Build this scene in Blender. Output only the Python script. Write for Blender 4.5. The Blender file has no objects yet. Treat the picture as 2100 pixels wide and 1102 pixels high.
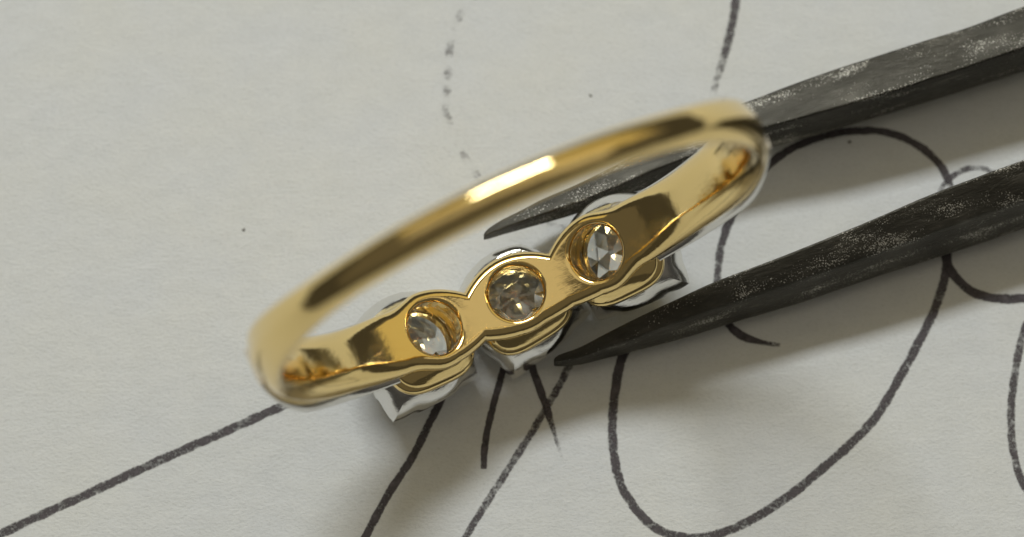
import bpy, bmesh, math, random
import numpy as np
from mathutils import Matrix, Vector

S = 0.001                       # everything below is measured in millimetres
scene = bpy.context.scene
C = scene.collection
rnd = random.Random(7)

# ------------------------------------------------------------------ camera
FPX = 4560.0                    # focal length in pixels of the 2100 px wide photograph
TILT = math.radians(15.0)       # camera leans this much from straight down
RX = np.array([[1, 0, 0], [0, math.cos(TILT), -math.sin(TILT)], [0, math.sin(TILT), math.cos(TILT)]])
# pose of the ring in camera coordinates (x right, y up, z towards the viewer), millimetres
RING_R = np.array([[0.905, -0.425, -0.028], [0.422, 0.889, 0.177], [-0.051, -0.172, 0.984]])
u_, _, v_ = np.linalg.svd(RING_R)
RING_R = u_ @ v_
RING_T = np.array([-0.09, 0.61, -75.87])
R_BASE = 12.35                  # radius of the lowest point of the middle stone
HOVER = 0.55                    # the tweezers hold it just off the paper
base_cam = RING_R @ np.array([0, 0, -R_BASE]) + RING_T
CAM = np.array([0.0, 0.0, HOVER - (RX @ base_cam)[2]])

cam_data = bpy.data.cameras.new('camera')
cam_data.sensor_width = 36.0
cam_data.lens = FPX / 2100.0 * 36.0
cam_data.clip_start = 0.002
cam_data.clip_end = 20.0
cam_data.dof.use_dof = True
cam_data.dof.focus_distance = 84.8 * S
cam_data.dof.aperture_fstop = 38.0
cam = bpy.data.objects.new('camera', cam_data)
C.objects.link(cam)
cam.location = CAM * S
cam.rotation_euler = (TILT, 0, 0)
scene.camera = cam


def unproject(px, py, z):
    """point (mm) on the level plane z that the photograph's pixel looks at"""
    d = RX @ np.array([(px - 1050.0) / FPX, -(py - 551.0) / FPX, -1.0])
    k = (z - CAM[2]) / d[2]
    return CAM + d * k


# ------------------------------------------------------------------ light
world = bpy.data.worlds.new('World')
scene.world = world
world.use_nodes = True
bg = world.node_tree.nodes['Background']
bg.inputs['Color'].default_value = (1.0, 0.93, 0.80, 1)
bg.inputs['Strength'].default_value = 0.05


def area_lamp(name, pos, target, sx, sy, radiance, color):
    """pos / target in mm, sizes in m, radiance as seen in a mirror"""
    l = bpy.data.lights.new(name, 'AREA')
    l.shape = 'RECTANGLE'
    l.size, l.size_y = sx, sy
    l.energy = radiance * math.pi * sx * sy
    l.color = color
    o = bpy.data.objects.new(name, l)
    C.objects.link(o)
    p, t = Vector(pos) * S, Vector(target) * S
    o.location = p
    o.rotation_euler = (t - p).to_track_quat('-Z', 'Y').to_euler()
    return o


def dir_pos(from_zenith, azimuth, dist):
    """azimuth 0 = towards the top of the picture, positive to the right"""
    a, b = math.radians(from_zenith), math.radians(azimuth)
    return (dist * math.sin(a) * math.sin(b), dist * math.sin(a) * math.cos(b) + 20, dist * math.cos(a))


area_lamp('desk_lamp', dir_pos(40.5, -16, 380), (0, 20, 0), 0.185, 0.046, 30, (0.935, 0.98, 1.0))
area_lamp('ceiling_fill', (60, 140, 1000), (60, 140, 0), 2.2, 0.46, 0.44, (1.0, 0.91, 0.70))  # added overhead panel, stretched sideways so the gold plate reflects it
area_lamp('wall_fill', dir_pos(44, 0, 900), (0, 20, 0), 2.3, 0.55, 0.44, (1.0, 0.82, 0.34))  # added glowing panel behind the desk lamp, yellows the shank's reflections
area_lamp('room_bounce', (40, 120, 540), (40, 120, 0), 3.4, 2.6, 0.055, (1.0, 0.88, 0.66))  # added unseen fill panel standing in for light from the room

scene.view_settings.view_transform = 'Standard'
scene.view_settings.look = 'None'
scene.view_settings.exposure = 0.0
scene.view_settings.gamma = 1.0
scene.render.engine = 'CYCLES'
scene.cycles.use_denoising = True
scene.cycles.max_bounces = 16
scene.cycles.glossy_bounces = 8
scene.cycles.transmission_bounces = 14
scene.cycles.transparent_max_bounces = 12
scene.cycles.sample_clamp_indirect = 30.0
scene.cycles.blur_glossy = 0.6


# ------------------------------------------------------------------ materials
def mat(name):
    m = bpy.data.materials.new(name)
    m.use_nodes = True
    nt = m.node_tree
    return m, nt, nt.nodes['Principled BSDF'], nt.nodes['Material Output']


def N(nt, kind, **kw):
    n = nt.nodes.new(kind)
    for k, v in kw.items():
        if k in n.inputs:
            n.inputs[k].default_value = v
        else:
            setattr(n, k, v)
    return n


def L(nt, a, b):
    nt.links.new(a, b)


def ramp(nt, fac, stops):
    r = nt.nodes.new('ShaderNodeValToRGB')
    e = r.color_ramp.elements
    while len(e) < len(stops):
        e.new(0.5)
    for i, (p, c) in enumerate(stops):
        e[i].position = p
        e[i].color = c if len(c) == 4 else (*c, 1)
    L(nt, fac, r.inputs[0])
    return r


def coords(nt, scale):
    """object coordinates in millimetres, stretched"""
    t = nt.nodes.new('ShaderNodeTexCoord')
    m = nt.nodes.new('ShaderNodeMapping')
    m.inputs['Scale'].default_value = tuple(1000.0 * s for s in scale)
    L(nt, t.outputs['Object'], m.inputs['Vector'])
    return m.outputs[0]


def metal(name, col, rough, var=0.05, bump=0.02, scratch=0.0):
    m, nt, b, out = mat(name)
    b.inputs['Metallic'].default_value = 1.0
    b.inputs['Base Color'].default_value = (*col, 1)
    n = N(nt, 'ShaderNodeTexNoise', Scale=1.6, Detail=4.0, Roughness=0.6)
    L(nt, coords(nt, (1, 1, 1)), n.inputs['Vector'])
    mr = N(nt, 'ShaderNodeMapRange')
    mr.inputs['From Min'].default_value = 0.3
    mr.inputs['From Max'].default_value = 0.75
    mr.inputs['To Min'].default_value = rough
    mr.inputs['To Max'].default_value = rough + var
    L(nt, n.outputs['Fac'], mr.inputs['Value'])
    L(nt, mr.outputs[0], b.inputs['Roughness'])
    # polishing lines and slight hand-finished waviness
    w = N(nt, 'ShaderNodeTexNoise', Scale=1.0, Detail=3.0)
    L(nt, coords(nt, (0.9, 0.9, 0.9)), w.inputs['Vector'])
    f = N(nt, 'ShaderNodeTexNoise', Scale=1.0, Detail=2.0)
    L(nt, coords(nt, (2.0, 26.0, 14.0)), f.inputs['Vector'])
    mx = N(nt, 'ShaderNodeMath', operation='MULTIPLY_ADD')
    L(nt, f.outputs['Fac'], mx.inputs[0])
    mx.inputs[1].default_value = scratch
    L(nt, w.outputs['Fac'], mx.inputs[2])
    bp = N(nt, 'ShaderNodeBump', Strength=1.0)
    bp.inputs['Distance'].default_value = bump * S
    L(nt, mx.outputs[0], bp.inputs['Height'])
    L(nt, bp.outputs[0], b.inputs['Normal'])
    return m


M_GOLD = metal('yellow_gold', (0.95, 0.73, 0.33), 0.05, 0.08, 0.018, 0.06)
M_WHITE = metal('white_gold', (0.80, 0.79, 0.76), 0.09, 0.10, 0.012, 0.4)

# diamond
M_DIA, nt, b, out = mat('diamond')
b.inputs['Base Color'].default_value = (0.96, 0.975, 0.93, 1)
b.inputs['Transmission Weight'].default_value = 1.0
b.inputs['IOR'].default_value = 2.42
b.inputs['Roughness'].default_value = 0.0

# blackened steel of the tweezers
M_STEEL, nt, b, out = mat('blackened_steel')
b.inputs['Metallic'].default_value = 0.75
tc = nt.nodes.new('ShaderNodeTexCoord')
mp = nt.nodes.new('ShaderNodeMapping')
mp.vector_type = 'TEXTURE'
mp.inputs['Rotation'].default_value = (0, 0, math.radians(20))
mp.inputs['Scale'].default_value = (0.0035, 0.001, 0.001)
L(nt, tc.outputs['Object'], mp.inputs['Vector'])
st = mp.outputs[0]
co = coords(nt, (1, 1, 1))
n1 = N(nt, 'ShaderNodeTexNoise', Scale=1.6, Detail=6.0, Roughness=0.6)
L(nt, st, n1.inputs['Vector'])
n2 = N(nt, 'ShaderNodeTexNoise', Scale=9.0, Detail=3.0, Roughness=0.7)
L(nt, st, n2.inputs['Vector'])
base = ramp(nt, n1.outputs['Fac'], [(0.32, (0.046, 0.043, 0.035)), (0.55, (0.070, 0.066, 0.055)), (0.75, (0.125, 0.118, 0.10))])
n4 = N(nt, 'ShaderNodeTexNoise', Scale=19.0, Detail=1.5, Roughness=0.6)
L(nt, co, n4.inputs['Vector'])
n5 = N(nt, 'ShaderNodeTexNoise', Scale=1.3, Detail=3.0)
L(nt, st, n5.inputs['Vector'])
am = N(nt, 'ShaderNodeMath', operation='MULTIPLY_ADD')
L(nt, n5.outputs['Fac'], am.inputs[0]); am.inputs[1].default_value = 0.9; L(nt, n4.outputs['Fac'], am.inputs[2])
hf = N(nt, 'ShaderNodeMath', operation='MULTIPLY'); L(nt, am.outputs[0], hf.inputs[0]); hf.inputs[1].default_value = 0.8
fl = ramp(nt, hf.outputs[0], [(0.90, (0, 0, 0)), (0.935, (1, 1, 1))])
mb = N(nt, 'ShaderNodeMix', data_type='RGBA')
L(nt, fl.outputs[0], mb.inputs[0]); L(nt, base.outputs[0], mb.inputs[6]); mb.inputs[7].default_value = (0.62, 0.60, 0.54, 1)
L(nt, mb.outputs[2], b.inputs['Base Color'])
rr = ramp(nt, n2.outputs['Fac'], [(0.35, (0.44,) * 3), (0.62, (0.33,) * 3), (0.75, (0.24,) * 3)])
L(nt, rr.outputs[0], b.inputs['Roughness'])
n3 = N(nt, 'ShaderNodeTexNoise', Scale=6.0, Detail=7.0, Roughness=0.72)
L(nt, st, n3.inputs['Vector'])
bp = N(nt, 'ShaderNodeBump', Strength=1.0)
bp.inputs['Distance'].default_value = 0.05 * S
L(nt, n3.outputs['Fac'], bp.inputs['Height'])
L(nt, bp.outputs[0], b.inputs['Normal'])

# paper
M_PAPER, nt, b, out = mat('white_paper')
b.inputs['Roughness'].default_value = 0.85
b.inputs['Specular IOR Level'].default_value = 0.2
f1 = N(nt, 'ShaderNodeTexNoise', Scale=1.0, Detail=5.0, Roughness=0.6)
L(nt, coords(nt, (0.8, 1.2, 1)), f1.inputs['Vector'])
f2 = N(nt, 'ShaderNodeTexNoise', Scale=1.0, Detail=4.0, Roughness=0.7)
L(nt, coords(nt, (6.0, 9.0, 1)), f2.inputs['Vector'])
f3 = N(nt, 'ShaderNodeTexNoise', Scale=1.0, Detail=2.0)
L(nt, coords(nt, (0.25, 0.25, 1)), f3.inputs['Vector'])
c1 = ramp(nt, f1.outputs['Fac'], [(0.3, (0.770, 0.788, 0.800)), (0.7, (0.816, 0.832, 0.842))])
c2 = ramp(nt, f2.outputs['Fac'], [(0.25, (0.88, 0.88, 0.87)), (0.5, (0.985, 0.985, 0.985)), (0.75, (1.0, 1.0, 1.0))])
c3 = ramp(nt, f3.outputs['Fac'], [(0.3, (0.985, 0.99, 1.0)), (0.7, (1.0, 0.995, 0.97))])
m1 = N(nt, 'ShaderNodeMix', data_type='RGBA', blend_type='MULTIPLY')
m1.inputs[0].default_value = 1.0
L(nt, c1.outputs[0], m1.inputs[6]); L(nt, c2.outputs[0], m1.inputs[7])
m2 = N(nt, 'ShaderNodeMix', data_type='RGBA', blend_type='MULTIPLY')
m2.inputs[0].default_value = 1.0
L(nt, m1.outputs[2], m2.inputs[6]); L(nt, c3.outputs[0], m2.inputs[7])
L(nt, m2.outputs[2], b.inputs['Base Color'])
hs = N(nt, 'ShaderNodeMath', operation='MULTIPLY_ADD')
L(nt, f1.outputs['Fac'], hs.inputs[0]); hs.inputs[1].default_value = 1.2; L(nt, f2.outputs['Fac'], hs.inputs[2])
bp = N(nt, 'ShaderNodeBump', Strength=1.0)
bp.inputs['Distance'].default_value = 0.036 * S
L(nt, hs.outputs[0], bp.inputs['Height'])
L(nt, bp.outputs[0], b.inputs['Normal'])

# marker ink: uv.x = mm along the stroke, uv.y = -1..1 across; attribute "ink" = how well the pen wrote
M_INK, nt, b, out = mat('marker_ink')
b.inputs['Roughness'].default_value = 0.6
b.inputs['Specular IOR Level'].default_value = 0.25
uv = N(nt, 'ShaderNodeUVMap'); uv.uv_map = 'UVMap'
sx = N(nt, 'ShaderNodeSeparateXYZ')
L(nt, uv.outputs[0], sx.inputs[0])
ink = N(nt, 'ShaderNodeAttribute', attribute_name='ink')
co = coords(nt, (1, 1, 1))
g1 = N(nt, 'ShaderNodeTexNoise', Scale=9.0, Detail=5.0, Roughness=0.75)
L(nt, co, g1.inputs['Vector'])
g2 = N(nt, 'ShaderNodeTexNoise', Scale=2.4, Detail=3.0, Roughness=0.6)
L(nt, co, g2.inputs['Vector'])
ab = N(nt, 'ShaderNodeMath', operation='ABSOLUTE'); L(nt, sx.outputs[1], ab.inputs[0])
ed = N(nt, 'ShaderNodeMath', operation='POWER'); L(nt, ab.outputs[0], ed.inputs[0]); ed.inputs[1].default_value = 5.0
e2 = N(nt, 'ShaderNodeMath', operation='MULTIPLY'); L(nt, ed.outputs[0], e2.inputs[0]); e2.inputs[1].default_value = 0.70
# coverage = ink*1.0 + 1.3*(g1-.5) + .8*(g2-.5) - edge
t1 = N(nt, 'ShaderNodeMath', operation='MULTIPLY_ADD'); L(nt, g1.outputs['Fac'], t1.inputs[0]); t1.inputs[1].default_value = 0.95; L(nt, ink.outputs['Fac'], t1.inputs[2])
t2 = N(nt, 'ShaderNodeMath', operation='MULTIPLY_ADD'); L(nt, g2.outputs['Fac'], t2.inputs[0]); t2.inputs[1].default_value = 0.9; L(nt, t1.outputs[0], t2.inputs[2])
t3 = N(nt, 'ShaderNodeMath', operation='SUBTRACT'); L(nt, t2.outputs[0], t3.inputs[0]); L(nt, e2.outputs[0], t3.inputs[1])
al = N(nt, 'ShaderNodeMapRange', interpolation_type='SMOOTHSTEP')
al.inputs['From Min'].default_value = 1.10
al.inputs['From Max'].default_value = 1.68
al.inputs['To Max'].default_value = 0.95
L(nt, t3.outputs[0], al.inputs['Value'])
L(nt, al.outputs[0], b.inputs['Alpha'])
ic = ramp(nt, g2.outputs['Fac'], [(0.3, (0.050, 0.044, 0.048)), (0.62, (0.110, 0.097, 0.106)), (0.8, (0.20, 0.185, 0.20))])
L(nt, ic.outputs[0], b.inputs['Base Color'])

# smudge of grey pencil-like dust
M_SPECK, nt, b, out = mat('paper_fleck')
b.inputs['Base Color'].default_value = (0.24, 0.235, 0.22, 1)
b.inputs['Roughness'].default_value = 0.9


# ------------------------------------------------------------------ helpers
def mesh_obj(name, verts, faces, m, parent=None, smooth=True, sharp=None, normals=None):
    me = bpy.data.meshes.new(name)
    v = np.asarray(verts, dtype=float) * S
    if isinstance(faces, np.ndarray):
        faces = faces.tolist()
    me.from_pydata(v.tolist(), [], faces)
    me.materials.append(m)
    if smooth:
        me.polygons.foreach_set('use_smooth', [True] * len(me.polygons))
        if sharp is not None:
            me.set_sharp_from_angle(angle=math.radians(sharp))
    me.update()
    if normals is not None:
        me.normals_split_custom_set_from_vertices(np.asarray(normals).tolist())
    o = bpy.data.objects.new(name, me)
    C.objects.link(o)
    if parent is not None:
        o.parent = parent
    return o


def fix_normals(o):
    bm = bmesh.new()
    bm.from_mesh(o.data)
    bmesh.ops.recalc_face_normals(bm, faces=bm.faces)
    bm.to_mesh(o.data)
    bm.free()
    return o


def loft(loops, cap=(True, True), closed=False):
    """loops: list of (n,3) arrays -> verts, faces"""
    n = len(loops[0])
    verts = np.concatenate(loops)
    faces = []
    m = len(loops)
    for i in range(m if closed else m - 1):
        a, c = i * n, ((i + 1) % m) * n
        for j in range(n):
            k = (j + 1) % n
            faces.append((a + j, a + k, c + k, c + j))
    if not closed:
        if cap[0]:
            faces.append(tuple(range(n))[::-1])
        if cap[1]:
            faces.append(tuple((m - 1) * n + j for j in range(n)))
    return verts, faces


def catmull(pts, step):
    """smooth resampling of a polyline whose rows may carry extra columns"""
    p = np.asarray(pts, float)
    p = np.vstack([2 * p[0] - p[1], p, 2 * p[-1] - p[-2]])
    out = []
    for i in range(1, len(p) - 2):
        n = max(2, int(np.linalg.norm(p[i + 1][:2] - p[i][:2]) / step))
        for t in np.linspace(0, 1, n, endpoint=False):
            a = 2 * p[i]
            b_ = p[i + 1] - p[i - 1]
            c_ = 2 * p[i - 1] - 5 * p[i] + 4 * p[i + 1] - p[i + 2]
            d_ = -p[i - 1] + 3 * p[i] - 3 * p[i + 1] + p[i + 2]
            out.append(0.5 * (a + b_ * t + c_ * t * t + d_ * t ** 3))
    out.append(p[-2])
    return np.array(out)


# ------------------------------------------------------------------ the paper
v, f = [], []
PX, PY = 150.0, 120.0
bmv = [(-PX, -PY + 20, 0), (PX, -PY + 20, 0), (PX, PY + 20, 0), (-PX, PY + 20, 0)]
bmv += [(x, y, -0.12) for x, y, z in bmv]
paper = mesh_obj('paper', bmv, [(0, 1, 2, 3), (7, 6, 5, 4), (4, 5, 1, 0), (5, 6, 2, 1), (6, 7, 3, 2), (7, 4, 0, 3)], M_PAPER, smooth=False)
paper['kind'] = 'structure'
paper['label'] = 'white sheet of paper marked with loose black pen strokes'

stroke_n = 0


def pen_stroke(pts, width, ink=0.62, name='pen_stroke'):
    """pts: pixels (x, y[, ink[, width]]) along the stroke as seen on the paper"""
    global stroke_n
    stroke_n += 1
    rows = [(q[0], q[1], q[2] if len(q) > 2 else ink, q[3] if len(q) > 3 else width) for q in pts]
    rows = catmull(rows, 9.0)
    z = 0.006 + 0.0015 * stroke_n
    P = np.array([unproject(x, y, z) for x, y, _, _ in rows])
    T = np.gradient(P, axis=0)
    T /= np.linalg.norm(T, axis=1)[:, None] + 1e-9
    Nn = np.stack([-T[:, 1], T[:, 0], 0 * T[:, 0]], 1)
    s = np.concatenate([[0], np.cumsum(np.linalg.norm(np.diff(P, axis=0), axis=1))])
    mmpp = 1 / 52.0
    verts, uvs, inks = [], [], []
    cols = (-1.0, -0.5, 0.0, 0.5, 1.0)
    for i in range(len(P)):
        hw = 0.54 * rows[i, 3] * mmpp * (1 + 0.05 * math.sin(s[i] * 5 + stroke_n))
        for c in cols:
            verts.append(P[i] + Nn[i] * hw * c)
            uvs.append((s[i], c))
            inks.append(rows[i, 2])
    faces = []
    for i in range(len(P) - 1):
        for c in range(4):
            a = i * 5 + c
            faces.append((a, a + 5, a + 6, a + 1))
    o = mesh_obj(name, verts, faces, M_INK, paper, smooth=False)
    me = o.data
    lay = me.uv_layers.new(name='UVMap')
    for lp in me.loops:
        lay.data[lp.index].uv = uvs[lp.vertex_index]
    at = me.attributes.new('ink', 'FLOAT', 'POINT')
    at.data.foreach_set('value', inks)
    fix = me.polygons[0].normal.z
    if fix < 0:
        me.flip_normals()
    return o


pen_stroke([(-40, 1118), (0, 1096), (120, 1040), (200, 1004), (300, 957), (400, 913), (500, 868), (590, 828), (650, 800)], 21, 0.62)
pen_stroke([(740, 1120), (770, 1062), (800, 1008), (850, 930), (880, 868), (900, 830), (915, 790)], 18, 0.74)
pen_stroke([(1038, 735), (1026, 780), (1012, 830), (998, 890), (993, 930), (992, 962, 0.5)], 15, 0.78)
pen_stroke([(1075, 700, .8), (1092, 755, 0.8), (1108, 800, 0.8), (1122, 840, 0.75), (1134, 880, 0.5, 13), (1146, 920, 0.30, 11), (1156, 955, 0.05, 9)], 17, 0.78)
pen_stroke([(944, 1120), (975, 1068), (1010, 1012), (1050, 950), (1090, 888), (1120, 836), (1150, 785), (1172, 740)], 18, 0.55)
pen_stroke([(1290, 700, .8), (1272, 745, 0.8), (1262, 800, 0.72), (1256, 860), (1258, 920), (1270, 985), (1297, 1035), (1335, 1076), (1380, 1098), (1440, 1102), (1500, 1086), (1560, 1055), (1625, 1012), (1690, 958), (1750, 905), (1800, 850), (1845, 775), (1885, 700), (1915, 640), (1935, 580), (1943, 530), (1942, 480)], 21, 0.62)
pen_stroke([(1600, 708, 0.35, 10), (1560, 702, 0.7, 13), (1520, 688, 0.8), (1490, 660), (1474, 610), (1472, 560, 0.55, 19), (1480, 500, 0.62), (1505, 435, 0.75), (1550, 365, 0.75), (1610, 313, 0.75), (1680, 282, 0.75), (1750, 269, 0.72), (1820, 272, 0.72), (1880, 297, 0.72), (1925, 335, 0.72), (1946, 375, 0.6), (1955, 410, 0.4, 13), (1950, 470, 0.6), (1938, 530, 0.8)], 19, 0.78)
pen_stroke([(1936, 500, 0.8), (1945, 545, 0.8), (1975, 585), (2010, 605), (2055, 613), (2120, 611)], 21, 0.76)
pen_stroke([(1920, 425, 0.45), (1930, 390, 0.45), (1955, 360, 0.55), (1990, 345, 0.5), (2025, 348, 0.45), (2060, 372, 0.4)], 15, 0.4)
pen_stroke([(2125, 625), (2100, 680), (2084, 750), (2074, 830), (2075, 900), (2086, 960), (2112, 1020)], 19, 0.55)
pen_stroke([(1512, -15), (1503, 40), (1492, 90, 0.55), (1474, 150, 0.42), (1462, 190, 0.25), (1452, 225, 0.1)], 21, 0.58)
pen_stroke([(975, -12, 0.28), (958, 12, 0.12), (942, 34, 0.40), (934, 52, 0.16), (928, 76, 0.11), (923, 96, 0.42), (921, 112, 0.34), (920, 128, 0.10), (919, 150, 0.42), (918, 168, 0.12), (917, 186, 0.36), (915, 205, 0.14), (914, 226, 0.32), (925, 262, 0.22), (935, 292, 0.08), (954, 322, 0.38), (966, 340, 0.14), (980, 362, 0.36), (995, 385, 0.06)], 22, 0.1)
pen_stroke([(1090, 455, 0.1), (1130, 461, 0.33), (1165, 468, 0.33), (1195, 476, 0.2)], 16, 0.2)
for (x, y, r) in ((500, 472, 6), (1211, 196, 5), (1742, 292, 6)):
    pts = []
    q = unproject(x, y, 0.0)
    k = [rnd.uniform(0.5, 1.0) for _ in range(9)]
    ring_pts = [(q[0] + r / 52 * k[i] * math.cos(i * 0.698) * 1.0, q[1] + r / 52 * k[i] * math.sin(i * 0.698), 0.004) for i in range(9)]
    top = (q[0], q[1], 0.03)
    mesh_obj('fleck', ring_pts + [top], [(i, (i + 1) % 9, 9) for i in range(9)], M_SPECK, paper, smooth=False)

# ------------------------------------------------------------------ the ring
ring = bpy.data.objects.new('ring', None)
C.objects.link(ring)
ring.empty_display_size = 0.004
Rw = RX @ RING_R
base_w = RX @ base_cam + CAM
mw = Matrix([[*Rw[0], base_w[0] * S], [*Rw[1], base_w[1] * S], [*Rw[2], base_w[2] * S], [0, 0, 0, 1]])
ring.matrix_world = mw
ring['label'] = 'yellow gold ring with three clear stones, standing head down between the tweezer tips'
ring['category'] = 'ring'
PHI = math.radians(22.8)
HOLES = (-PHI, 0.0, PHI)
RI = 8.6
OFF = np.array([0, 0, R_BASE])   # local origin = lowest point of the middle stone


def sstep(a, b_, x):
    t = np.clip((x - a) / (b_ - a), 0, 1)
    return t * t * (3 - 2 * t)


def smax(a, b_, k):
    h = np.clip(0.5 + 0.5 * (a - b_) / k, 0, 1)
    return b_ + (a - b_) * h + k * h * (1 - h)


HOLE_R = 1.04


def section(a):
    """half width, inner radius, outer radius, edge radius, inner taper of the gold body at angle a"""
    aa = np.abs(a)
    arc = a * RI
    # scalloped gallery plate
    w = np.full_like(a, 0.30)
    for h in HOLES:
        w = np.maximum(w, 1.56 - 0.235 * np.abs(arc - h * RI) ** 2.0)
    # shoulder and shank
    sh = 1.26 + 0.08 * sstep(0.7, 1.2, aa) - 0.72 * sstep(1.35, 2.6, aa)
    t = sstep(PHI + 0.0, PHI + 0.2, aa)
    w = w * (1 - t) + np.maximum(sh, 0) * t
    tp = sstep(PHI + 0.06, PHI + 0.42, aa)
    ro = (RI + 0.86) * (1 - tp) + tp * (RI + 1.20 - 0.22 * sstep(0.9, 1.6, aa))
    rr = 0.42 * (1 - tp) + tp * (0.46 - 0.06 * sstep(1.0, 2.4, aa))
    return w, ro, rr


def gold_f(a, y, r):
    w, ro, rr = section(a)
    h = (ro - RI) / 2
    rc = (ro + RI) / 2
    # flatten the inside of the shoulder: narrower towards the finger
    tp = sstep(PHI + 0.10, PHI + 0.5, np.abs(a)) * (1 - 0.7 * sstep(1.4, 2.6, np.abs(a)))
    weff = w - tp * 0.36 * np.clip((ro - r) / (ro - RI), 0, 1) ** 1.5
    sk = sstep(0.9, 1.5, np.abs(a))
    dome = 0.10 * tp * (1 - sk) * (y / np.maximum(w, 0.3)) ** 2 + sk * 0.21 * (np.sqrt(y ** 2 + 0.0225) - 0.15)
    neck = np.clip(1.5 - w, 0, 1) * (1 - sstep(PHI - 0.06, PHI, np.abs(a)))
    weff = weff + (0.45 + 0.40 * sstep(-0.05, 0.1, a)) * neck * sstep(0.3, -0.3, y)
    qx = np.abs(y) - weff + rr
    qy = np.abs(r - rc) + np.where(r > rc, dome * 1.5, 0) - h + rr
    d = np.minimum(np.maximum(qx, qy), 0) + np.sqrt(np.maximum(qx, 0) ** 2 + np.maximum(qy, 0) ** 2) - rr
    for hk in HOLES:
        c = np.cos(a - hk)
        rad = np.sqrt((r * np.sin(a - hk)) ** 2 + y ** 2)
        d = smax(d, np.where(c > 0, HOLE_R - rad, -5.0), 0.20)
    return d


def surface_nets(fun, NA, ys, rs):
    """mesh of fun = 0 on a (closed angle, y, radius) grid, vertices slid onto the surface"""
    A = np.linspace(-math.pi, math.pi, NA, endpoint=False)
    da, dy, dr = A[1] - A[0], ys[1] - ys[0], rs[1] - rs[0]
    G = fun(*np.meshgrid(A, ys, rs, indexing='ij'))
    G2 = np.concatenate([G, G[:1]], 0)
    corners = {}
    for i in (0, 1):
        for j in (0, 1):
            for k in (0, 1):
                corners[i, j, k] = G2[i:NA + i, j:len(ys) - 1 + j, k:len(rs) - 1 + k]
    neg = sum((c < 0).astype(int) for c in corners.values())
    act = (neg > 0) & (neg < 8)
    idx = -np.ones(act.shape, int)
    idx[act] = np.arange(act.sum())
    ci, cj, ck = np.nonzero(act)
    acc = np.zeros((len(ci), 3))
    cnt = np.zeros(len(ci))
    keys = list(corners)
    vals = {k: c[act] for k, c in corners.items()}
    for p in keys:
        for ax in range(3):
            if p[ax] == 0:
                q = tuple(1 if t == ax else p[t] for t in range(3))
                a0, a1 = vals[p], vals[q]
                m = (a0 < 0) != (a1 < 0)
                t = np.where(m, a0 / np.where(m, a0 - a1, 1), 0)
                pos = np.array(p, float)[None, :] + t[:, None] * np.eye(3)[ax][None, :]
                acc += pos * m[:, None]
                cnt += m
    acc /= cnt[:, None]
    a = A[ci] + acc[:, 0] * da
    y = ys[cj] + acc[:, 1] * dy
    r = rs[ck] + acc[:, 2] * dr
    e = 0.012

    def grad(a, y, r):
        return np.stack([(fun(a + e / r, y, r) - fun(a - e / r, y, r)), (fun(a, y + e, r) - fun(a, y - e, r)), (fun(a, y, r + e) - fun(a, y, r - e))], 1) / (2 * e)
    for _ in range(3):
        g = grad(a, y, r)
        st = np.clip(fun(a, y, r), -0.04, 0.04) / np.maximum((g ** 2).sum(1), 0.2)
        a = a - st * g[:, 0] / r
        y = y - st * g[:, 1]
        r = r - st * g[:, 2]
    e = 0.03
    g = grad(a, y, r)
    g /= np.linalg.norm(g, axis=1)[:, None] + 1e-9
    er = np.stack([np.sin(a), 0 * a, -np.cos(a)], 1)
    ea = np.stack([np.cos(a), 0 * a, np.sin(a)], 1)
    nor = g[:, :1] * ea + g[:, 2:3] * er
    nor[:, 1] += g[:, 1]
    P = np.stack([r * np.sin(a), y, -r * np.cos(a)], 1)
    faces = []
    s = G < 0
    # edges along the angle
    s1 = np.roll(s, -1, 0)
    i, j, k = np.nonzero((s != s1)[:, 1:-1, 1:-1]); j = j + 1; k = k + 1
    q = np.stack([idx[i, j - 1, k - 1], idx[i, j, k - 1], idx[i, j, k], idx[i, j - 1, k]], 1)
    fl = ~s[i, j, k]; q[fl] = q[fl][:, ::-1]; faces.append(q)
    # edges along y
    i, j, k = np.nonzero((s[:, :-1] != s[:, 1:])[:, :, 1:-1]); k = k + 1
    im = (i - 1) % NA
    q = np.stack([idx[im, j, k - 1], idx[im, j, k], idx[i, j, k], idx[i, j, k - 1]], 1)
    fl = ~s[i, j, k]; q[fl] = q[fl][:, ::-1]; faces.append(q)
    # edges along r
    i, j, k = np.nonzero((s[:, :, :-1] != s[:, :, 1:])[:, 1:-1]); j = j + 1
    im = (i - 1) % NA
    q = np.stack([idx[im, j - 1, k], idx[i, j - 1, k], idx[i, j, k], idx[im, j, k]], 1)
    fl = ~s[i, j, k]; q[fl] = q[fl][:, ::-1]; faces.append(q)
    F = np.concatenate(faces)
    # orientation of the basis (a, y, r) may be mirrored: check against the gradient
    c = np.cross(P[F[:, 1]] - P[F[:, 0]], P[F[:, 2]] - P[F[:, 0]])
    if ((c * nor[F[:, 0]]).sum(1) < 0).mean() > 0.5:
        F = F[:, ::-1]
    return P, F, nor


P, F, NR = surface_nets(gold_f, 1080, np.linspace(-1.75, 1.75, 66), np.linspace(8.4, 10.3, 40))
mesh_obj('shank', P + OFF, F, M_GOLD, ring, normals=NR)


def head_frame(h):
    """axes of a stone's head: along the band, across it, outwards from the finger"""
    ex = np.array([math.cos(h), 0, math.sin(h)])
    ey = np.array([0, 1.0, 0])
    ez = np.array([math.sin(h), 0, -math.cos(h)])
    return ex, ey, ez


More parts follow.
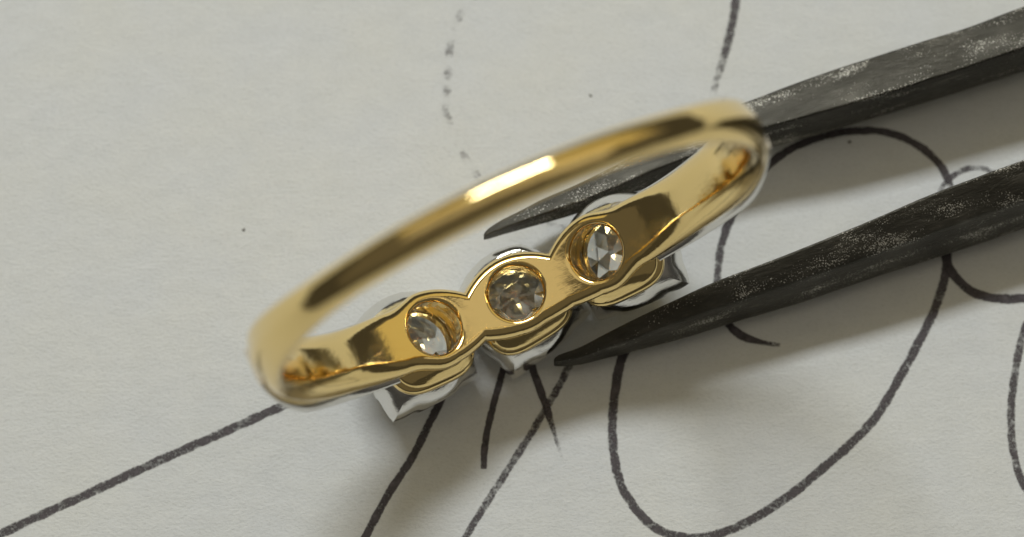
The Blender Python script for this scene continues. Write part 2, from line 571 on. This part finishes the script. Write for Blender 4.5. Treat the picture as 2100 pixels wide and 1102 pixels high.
def squircle(n, half_x, half_y, p, rot=0.0):
    t = np.linspace(0, 2 * math.pi, n, endpoint=False) + math.pi / 4
    c, s = np.cos(t), np.sin(t)
    k = (np.abs(c) ** p + np.abs(s) ** p) ** (-1 / p)
    x, y = half_x * k * c, half_y * k * s
    cr, sr = math.cos(rot), math.sin(rot)
    return np.stack([x * cr - y * sr, x * sr + y * cr], 1)


def place(loc2, d, ex, ey, ez, r0=9.2):
    return loc2[:, :1] * ex + loc2[:, 1:2] * ey + (r0 + (d[:, None] if isinstance(d, np.ndarray) else d)) * ez + OFF


NC = 96
for hi, h in enumerate(HOLES):
    ex, ey, ez = head_frame(h)
    tw = (0.10, 0.28, -0.10)[hi]
    # --- gold collet under the plate: an outer grooved wall and the inner bore
    prof = [(0.0, 1.12, 2.4), (0.08, 1.24, 2.6), (0.20, 1.28, 2.8), (0.28, 1.30, 3.0), (0.32, 1.38, 3.2), (0.36, 1.46, 3.4), (0.48, 1.60, 3.6), (0.66, 1.78, 3.6), (0.76, 1.86, 3.6), (0.80, 1.86, 3.6), (0.83, 1.82, 3.6),
            (0.88, 1.70, 3.6), (0.98, 1.70, 3.6), (1.03, 1.78, 3.6), (1.08, 1.90, 3.6), (1.18, 1.96, 3.6), (1.34, 1.99, 3.4), (1.44, 1.97, 3.2), (1.48, 1.88, 3.0), (1.50, 1.62, 2.8), (1.48, 1.35, 2.2), (1.30, 1.22, 2.0), (1.0, 1.15, 2.0), (0.5, 1.08, 2.0), (0.0, 1.07, 2.0)]
    loops = [place(squircle(NC, s * (0.95 if p > 2.2 else 1.0), s * (0.95 if p > 2.2 else 1.0), p, tw * 0.4 * min(1, max(0, d))), d, ex, ey, ez) for d, s, p in prof]
    for lp_ in loops[2:20]:          # the back of the gallery is filed slimmer than its front
        lp_[:, 1] = np.where(lp_[:, 1] > 0, lp_[:, 1] * 0.86, lp_[:, 1])
    vv, ff = loft(loops, closed=True)
    fix_normals(mesh_obj('collet', vv, ff, M_GOLD, ring, sharp=50))
    # --- white gold head: round where it leaves the collet, square with four sharp corners at the stone
    t = np.linspace(0, 2 * math.pi, NC, endpoint=False) + math.pi / 4
    corner = np.clip(np.cos(4 * (t - math.pi / 4)), 0, 1) ** 2
    side = np.clip(-np.cos(4 * (t - math.pi / 4)), 0, 1)
    spike = np.clip(1 - np.abs(((t - math.pi / 4 + math.pi / 4) % (math.pi / 2)) - math.pi / 4) / 0.30, 0, 1)
    spike = spike * np.where(np.sin(t + tw) > 0, 0.2, 1.0)
    loops = []
    for d, s, p, cut, sp in [(1.44, 1.60, 2.6, 0.0, 0.0), (1.50, 1.78, 3.2, 0.0, 0.0), (1.56, 1.84, 3.0, 0.02, 0.03), (1.80, 2.04, 2.5, 0.06, 0.10), (2.10, 2.19, 2.3, 0.14, 0.22), (2.40, 2.26, 2.2, 0.26, 0.36), (2.66, 2.28, 2.15, 0.40, 0.46), (2.84, 2.28, 2.15, 0.50, 0.50), (2.93, 2.22, 2.15, 0.56, 0.42), (2.95, 2.10, 2.1, 0.58, 0.26)]:
        q = squircle(NC, s, s * 1.03, p, tw)
        rad = np.linalg.norm(q, axis=1)[:, None]
        q = q / rad * (rad * (1 - 0.04 * cut / 0.6 * side[:, None]) + sp * spike[:, None])
        loops.append(place(q, d - cut * side, ex, ey, ez))
    for d, s, cut, k in [(2.92, 1.98, 0.58, 0.18), (2.70, 1.90, 0.50, 0.22), (2.45, 1.72, 0.36, 0.18), (2.2, 1.48, 0.15, 0.06), (1.9, 1.24, 0.0, 0.0), (1.44, 1.22, 0.0, 0.0)]:
        q = squircle(NC, s, s, 2.0, tw)
        loops.append(place(q * (1 + k / s * corner[:, None]), d - cut * side, ex, ey, ez))
    vv, ff = loft(loops, closed=True)
    head = fix_normals(mesh_obj('setting', vv, ff, M_WHITE, ring, sharp=24))
    # four claws folded over the stone
    for c in range(4):
        ang = math.pi / 4 + c * math.pi / 2 + tw
        pth = [(2.30, 2.52, 0.08), (2.60, 2.62, 0.16), (2.86, 2.56, 0.22), (3.02, 2.30, 0.23), (3.06, 1.92, 0.17), (3.03, 1.62, 0.06)]
        lp = []
        pth = [(d, rr_ - (0.30 * min(1, (rr_ - 1.6) / 0.8) if math.sin(ang) > 0 else 0), th) for d, rr_, th in pth]
        for i, (d, rr_, th) in enumerate(pth):
            a0 = pth[max(i - 1, 0)]; a1 = pth[min(i + 1, len(pth) - 1)]
            dd, dr_ = a1[0] - a0[0], a1[1] - a0[1]
            ln = math.hypot(dd, dr_)
            nd, nr_ = -dr_ / ln, dd / ln
            pts = []
            for k in range(10):
                b_ = 2 * math.pi * k / 10
                tx = th * 1.25 * math.cos(b_)
                on = th * 0.8 * math.sin(b_)
                rad = rr_ + nr_ * on
                pts.append((rad * math.cos(ang) - tx * math.sin(ang), rad * math.sin(ang) + tx * math.cos(ang), d + nd * on))
            pts = np.array(pts)
            lp.append(pts[:, :1] * ex + pts[:, 1:2] * ey + (9.2 + pts[:, 2:3]) * ez + OFF)
        vv, ff = loft(lp)
        fix_normals(mesh_obj('claw', vv, ff, M_WHITE, head, sharp=60))
    # --- brilliant-cut stone, culet towards the finger
    GR, gd = 2.03, 2.66
    pts = []
    def ringpts(n, r_, d, ph):
        for k in range(n):
            b_ = 2 * math.pi * (k + ph) / n
            pts.append((r_ * math.cos(b_), r_ * math.sin(b_), d))
    ringpts(8, 0.56 * GR, gd + 0.42, 0.0)
    ringpts(8, 0.78 * GR, gd + 0.27, 0.5)
    ringpts(16, GR, gd + 0.05, 0.0)
    ringpts(16, GR, gd - 0.02, 0.0)
    ringpts(8, 0.68 * GR, gd - 0.60, 0.5)
    ringpts(8, 0.36 * GR, gd - 1.12, 0.0)
    ringpts(4, 0.13, gd - 1.42, 0.5)
    bm = bmesh.new()
    for p_ in pts:
        w_ = p_[0] * ex + p_[1] * ey + (9.2 + p_[2]) * ez + OFF
        bm.verts.new((w_ * S).tolist())
    bmesh.ops.scale(bm, vec=(1000, 1000, 1000), verts=bm.verts)
    bmesh.ops.convex_hull(bm, input=bm.verts)
    bmesh.ops.recalc_face_normals(bm, faces=bm.faces)
    bmesh.ops.scale(bm, vec=(S, S, S), verts=bm.verts)
    me = bpy.data.meshes.new('diamond')
    bm.to_mesh(me); bm.free()
    me.materials.append(M_DIA)
    o = bpy.data.objects.new('diamond', me)
    C.objects.link(o)
    o.parent = head

# white gold facing on the outside of both shoulders
for sgn in (-1, 1):
    loops = []
    for aa in np.linspace(PHI + 0.20, 1.62, 60):
        a = sgn * aa
        w, ro, rr_ = section(np.array([a]))
        fade = float(sstep(1.62, 1.0, aa)) if False else float(1 - sstep(1.05, 1.62, aa))
        hw = float(w[0]) * (0.55 + 0.52 * fade)
        r0 = float(ro[0]) - 0.14
        th = 0.16 + 0.34 * fade
        pts = []
        for k in range(28):
            b_ = 2 * math.pi * k / 28
            c_, s_ = math.cos(b_), math.sin(b_)
            kk = (abs(c_) ** 3 + abs(s_) ** 3) ** (-1 / 3)
            yy = hw * kk * c_
            rd = r0 + th / 2 + th / 2 * kk * s_ - 0.10 * fade * (c_ * kk) ** 2 * (1 if s_ > 0 else 0.6)
            pts.append((rd * math.sin(a), yy, -rd * math.cos(a)))
        loops.append(np.array(pts) + OFF)
    vv, ff = loft(loops)
    fix_normals(mesh_obj('shoulder_facing', vv, ff, M_WHITE, ring, sharp=60))

# ------------------------------------------------------------------ the tweezers
tw_base = unproject(2700, 60, 3.4)
tweezers = bpy.data.objects.new('tweezers', None)
C.objects.link(tweezers)
tweezers.location = (tw_base * S).tolist()
tweezers.empty_display_size = 0.004
tweezers['label'] = 'dark blackened steel tweezers with pointed tips gripping the gold ring'
tweezers['category'] = 'tweezers'


def arm(rows, roll, seed):
    """rows: pixel x, y of the far upper edge, of the ridge and of the near lower edge, height of the ridge and of the underside in mm"""
    rows = catmull(rows, 12.0)
    r2 = np.random.default_rng(seed)
    n_ = len(rows)
    wob = [np.interp(np.arange(n_), np.arange(0, n_ + 6, 5), r2.normal(0, 0.012, len(np.arange(0, n_ + 6, 5)))) for _ in range(6)]
    loops = []
    for i, (x, yt, yr, yb, zr, zb) in enumerate(rows):
        th = zr - zb
        p2 = unproject(x, yr, zr)                          # ridge between the top and the near side
        p1 = unproject(x, yt, zr - roll * th)              # far edge of the top
        p4 = unproject(x, yb, zb + 0.16 * th)              # near lower edge
        p5 = p4 + np.array([0, 0.10 * th, -0.16 * th])
        p3 = np.array([p1[0], p1[1] - 0.02 * th, zb + 0.1 * th])
        p6 = np.array([p1[0], p1[1] - 0.14 * th, zb])
        sp = [p1, p2, p4, p5, p6, p3]
        sp = [q + np.array([0, wob[k][i], wob[(k + 2) % 6][i]]) * min(1.0, th) for k, q in enumerate(sp)]
        prof = []
        for k in range(6):
            q0, q1, q2 = sp[k - 1], sp[k], sp[(k + 1) % 6]
            la, lb = np.linalg.norm(q0 - q1), np.linalg.norm(q2 - q1)
            c = 0.13 * min(1.0, th / 2)
            a = q1 + (q0 - q1) * min(0.42, c / (la + 1e-6))
            b_ = q1 + (q2 - q1) * min(0.42, c / (lb + 1e-6))
            for t in (0, 0.33, 0.67, 1.0):
                prof.append((1 - t) ** 2 * a + 2 * t * (1 - t) * q1 + t * t * b_)
        loops.append(np.array(prof) - tw_base)
    vv, ff = loft(loops)
    return fix_normals(mesh_obj('arm', vv, ff, M_STEEL, tweezers, sharp=75))


UPPER = [(992, 481, 486, 492, 1.9, 1.6), (1001, 469, 480, 491, 2.0, 1.5), (1030, 449, 468, 482, 2.1, 1.4), (1070, 429, 454, 471, 2.2, 1.25), (1120, 404, 436, 458, 2.3, 1.1), (1180, 378, 416, 441, 2.4, 1.0), (1260, 338, 384, 411, 2.5, 0.9), (1360, 286, 342, 376, 2.65, 0.8), (1460, 240, 303, 340, 2.8, 0.75), (1560, 197, 265, 309, 3.0, 0.7),
         (1700, 145, 227, 271, 3.25, 0.7), (1850, 97, 180, 227, 3.4, 0.7), (2000, 50, 132, 180, 3.5, 0.7), (2100, 12, 97, 148, 3.6, 0.75), (2400, -90, 0, 55, 3.8, 0.8), (2900, -245, -150, -90, 4.2, 1.1), (3800, -460, -360, -290, 4.8, 1.6), (5200, -720, -610, -540, 5.4, 2.2), (6600, -900, -800, -740, 5.8, 2.6)]
LOWER = [(1136, 737, 743, 750, 1.3, 0.95), (1145, 728, 741, 752, 1.4, 0.9), (1190, 711, 734, 749, 1.6, 0.85), (1240, 685, 716, 737, 1.8, 0.75), (1300, 655, 696, 723, 2.05, 0.7), (1380, 617, 665, 701, 2.3, 0.65), (1470, 575, 634, 674, 2.5, 0.6), (1625, 517, 582, 627, 2.75, 0.6),
         (1815, 438, 515, 564, 3.0, 0.6), (1957, 379, 463, 519, 3.15, 0.6), (2100, 326, 412, 470, 3.25, 0.65), (2400, 212, 302, 362, 3.5, 0.75), (2900, 20, 115, 180, 4.0, 1.0), (3800, -285, -185, -120, 4.6, 1.5), (5200, -600, -505, -440, 5.2, 2.1), (6600, -825, -735, -670, 5.6, 2.5)]
arm(UPPER, 0.20, 3)
arm(LOWER, -0.26, 5)
# riveted end where the two arms meet
pj = unproject(6600, -800, 5.6)
jp = []
for i, (dx, sc) in enumerate(((-6, 0.75), (-2, 1.0), (8, 1.0), (14, 0.8), (16, 0.4))):
    q = squircle(24, 2.6 * sc + 1.0, 1.3 * sc + 0.4, 4)
    d = np.array([0.93, 0.20, 0.02]); l2 = np.array([-0.21, 0.98, 0])
    jp.append(pj + np.array([0, 0, -1.2]) + d * dx + q[:, :1] * l2 + q[:, 1:2] * np.array([0, 0, 1.0]) - tw_base)
vv, ff = loft(jp)
fix_normals(mesh_obj('joint', vv, ff, M_STEEL, tweezers, sharp=50))
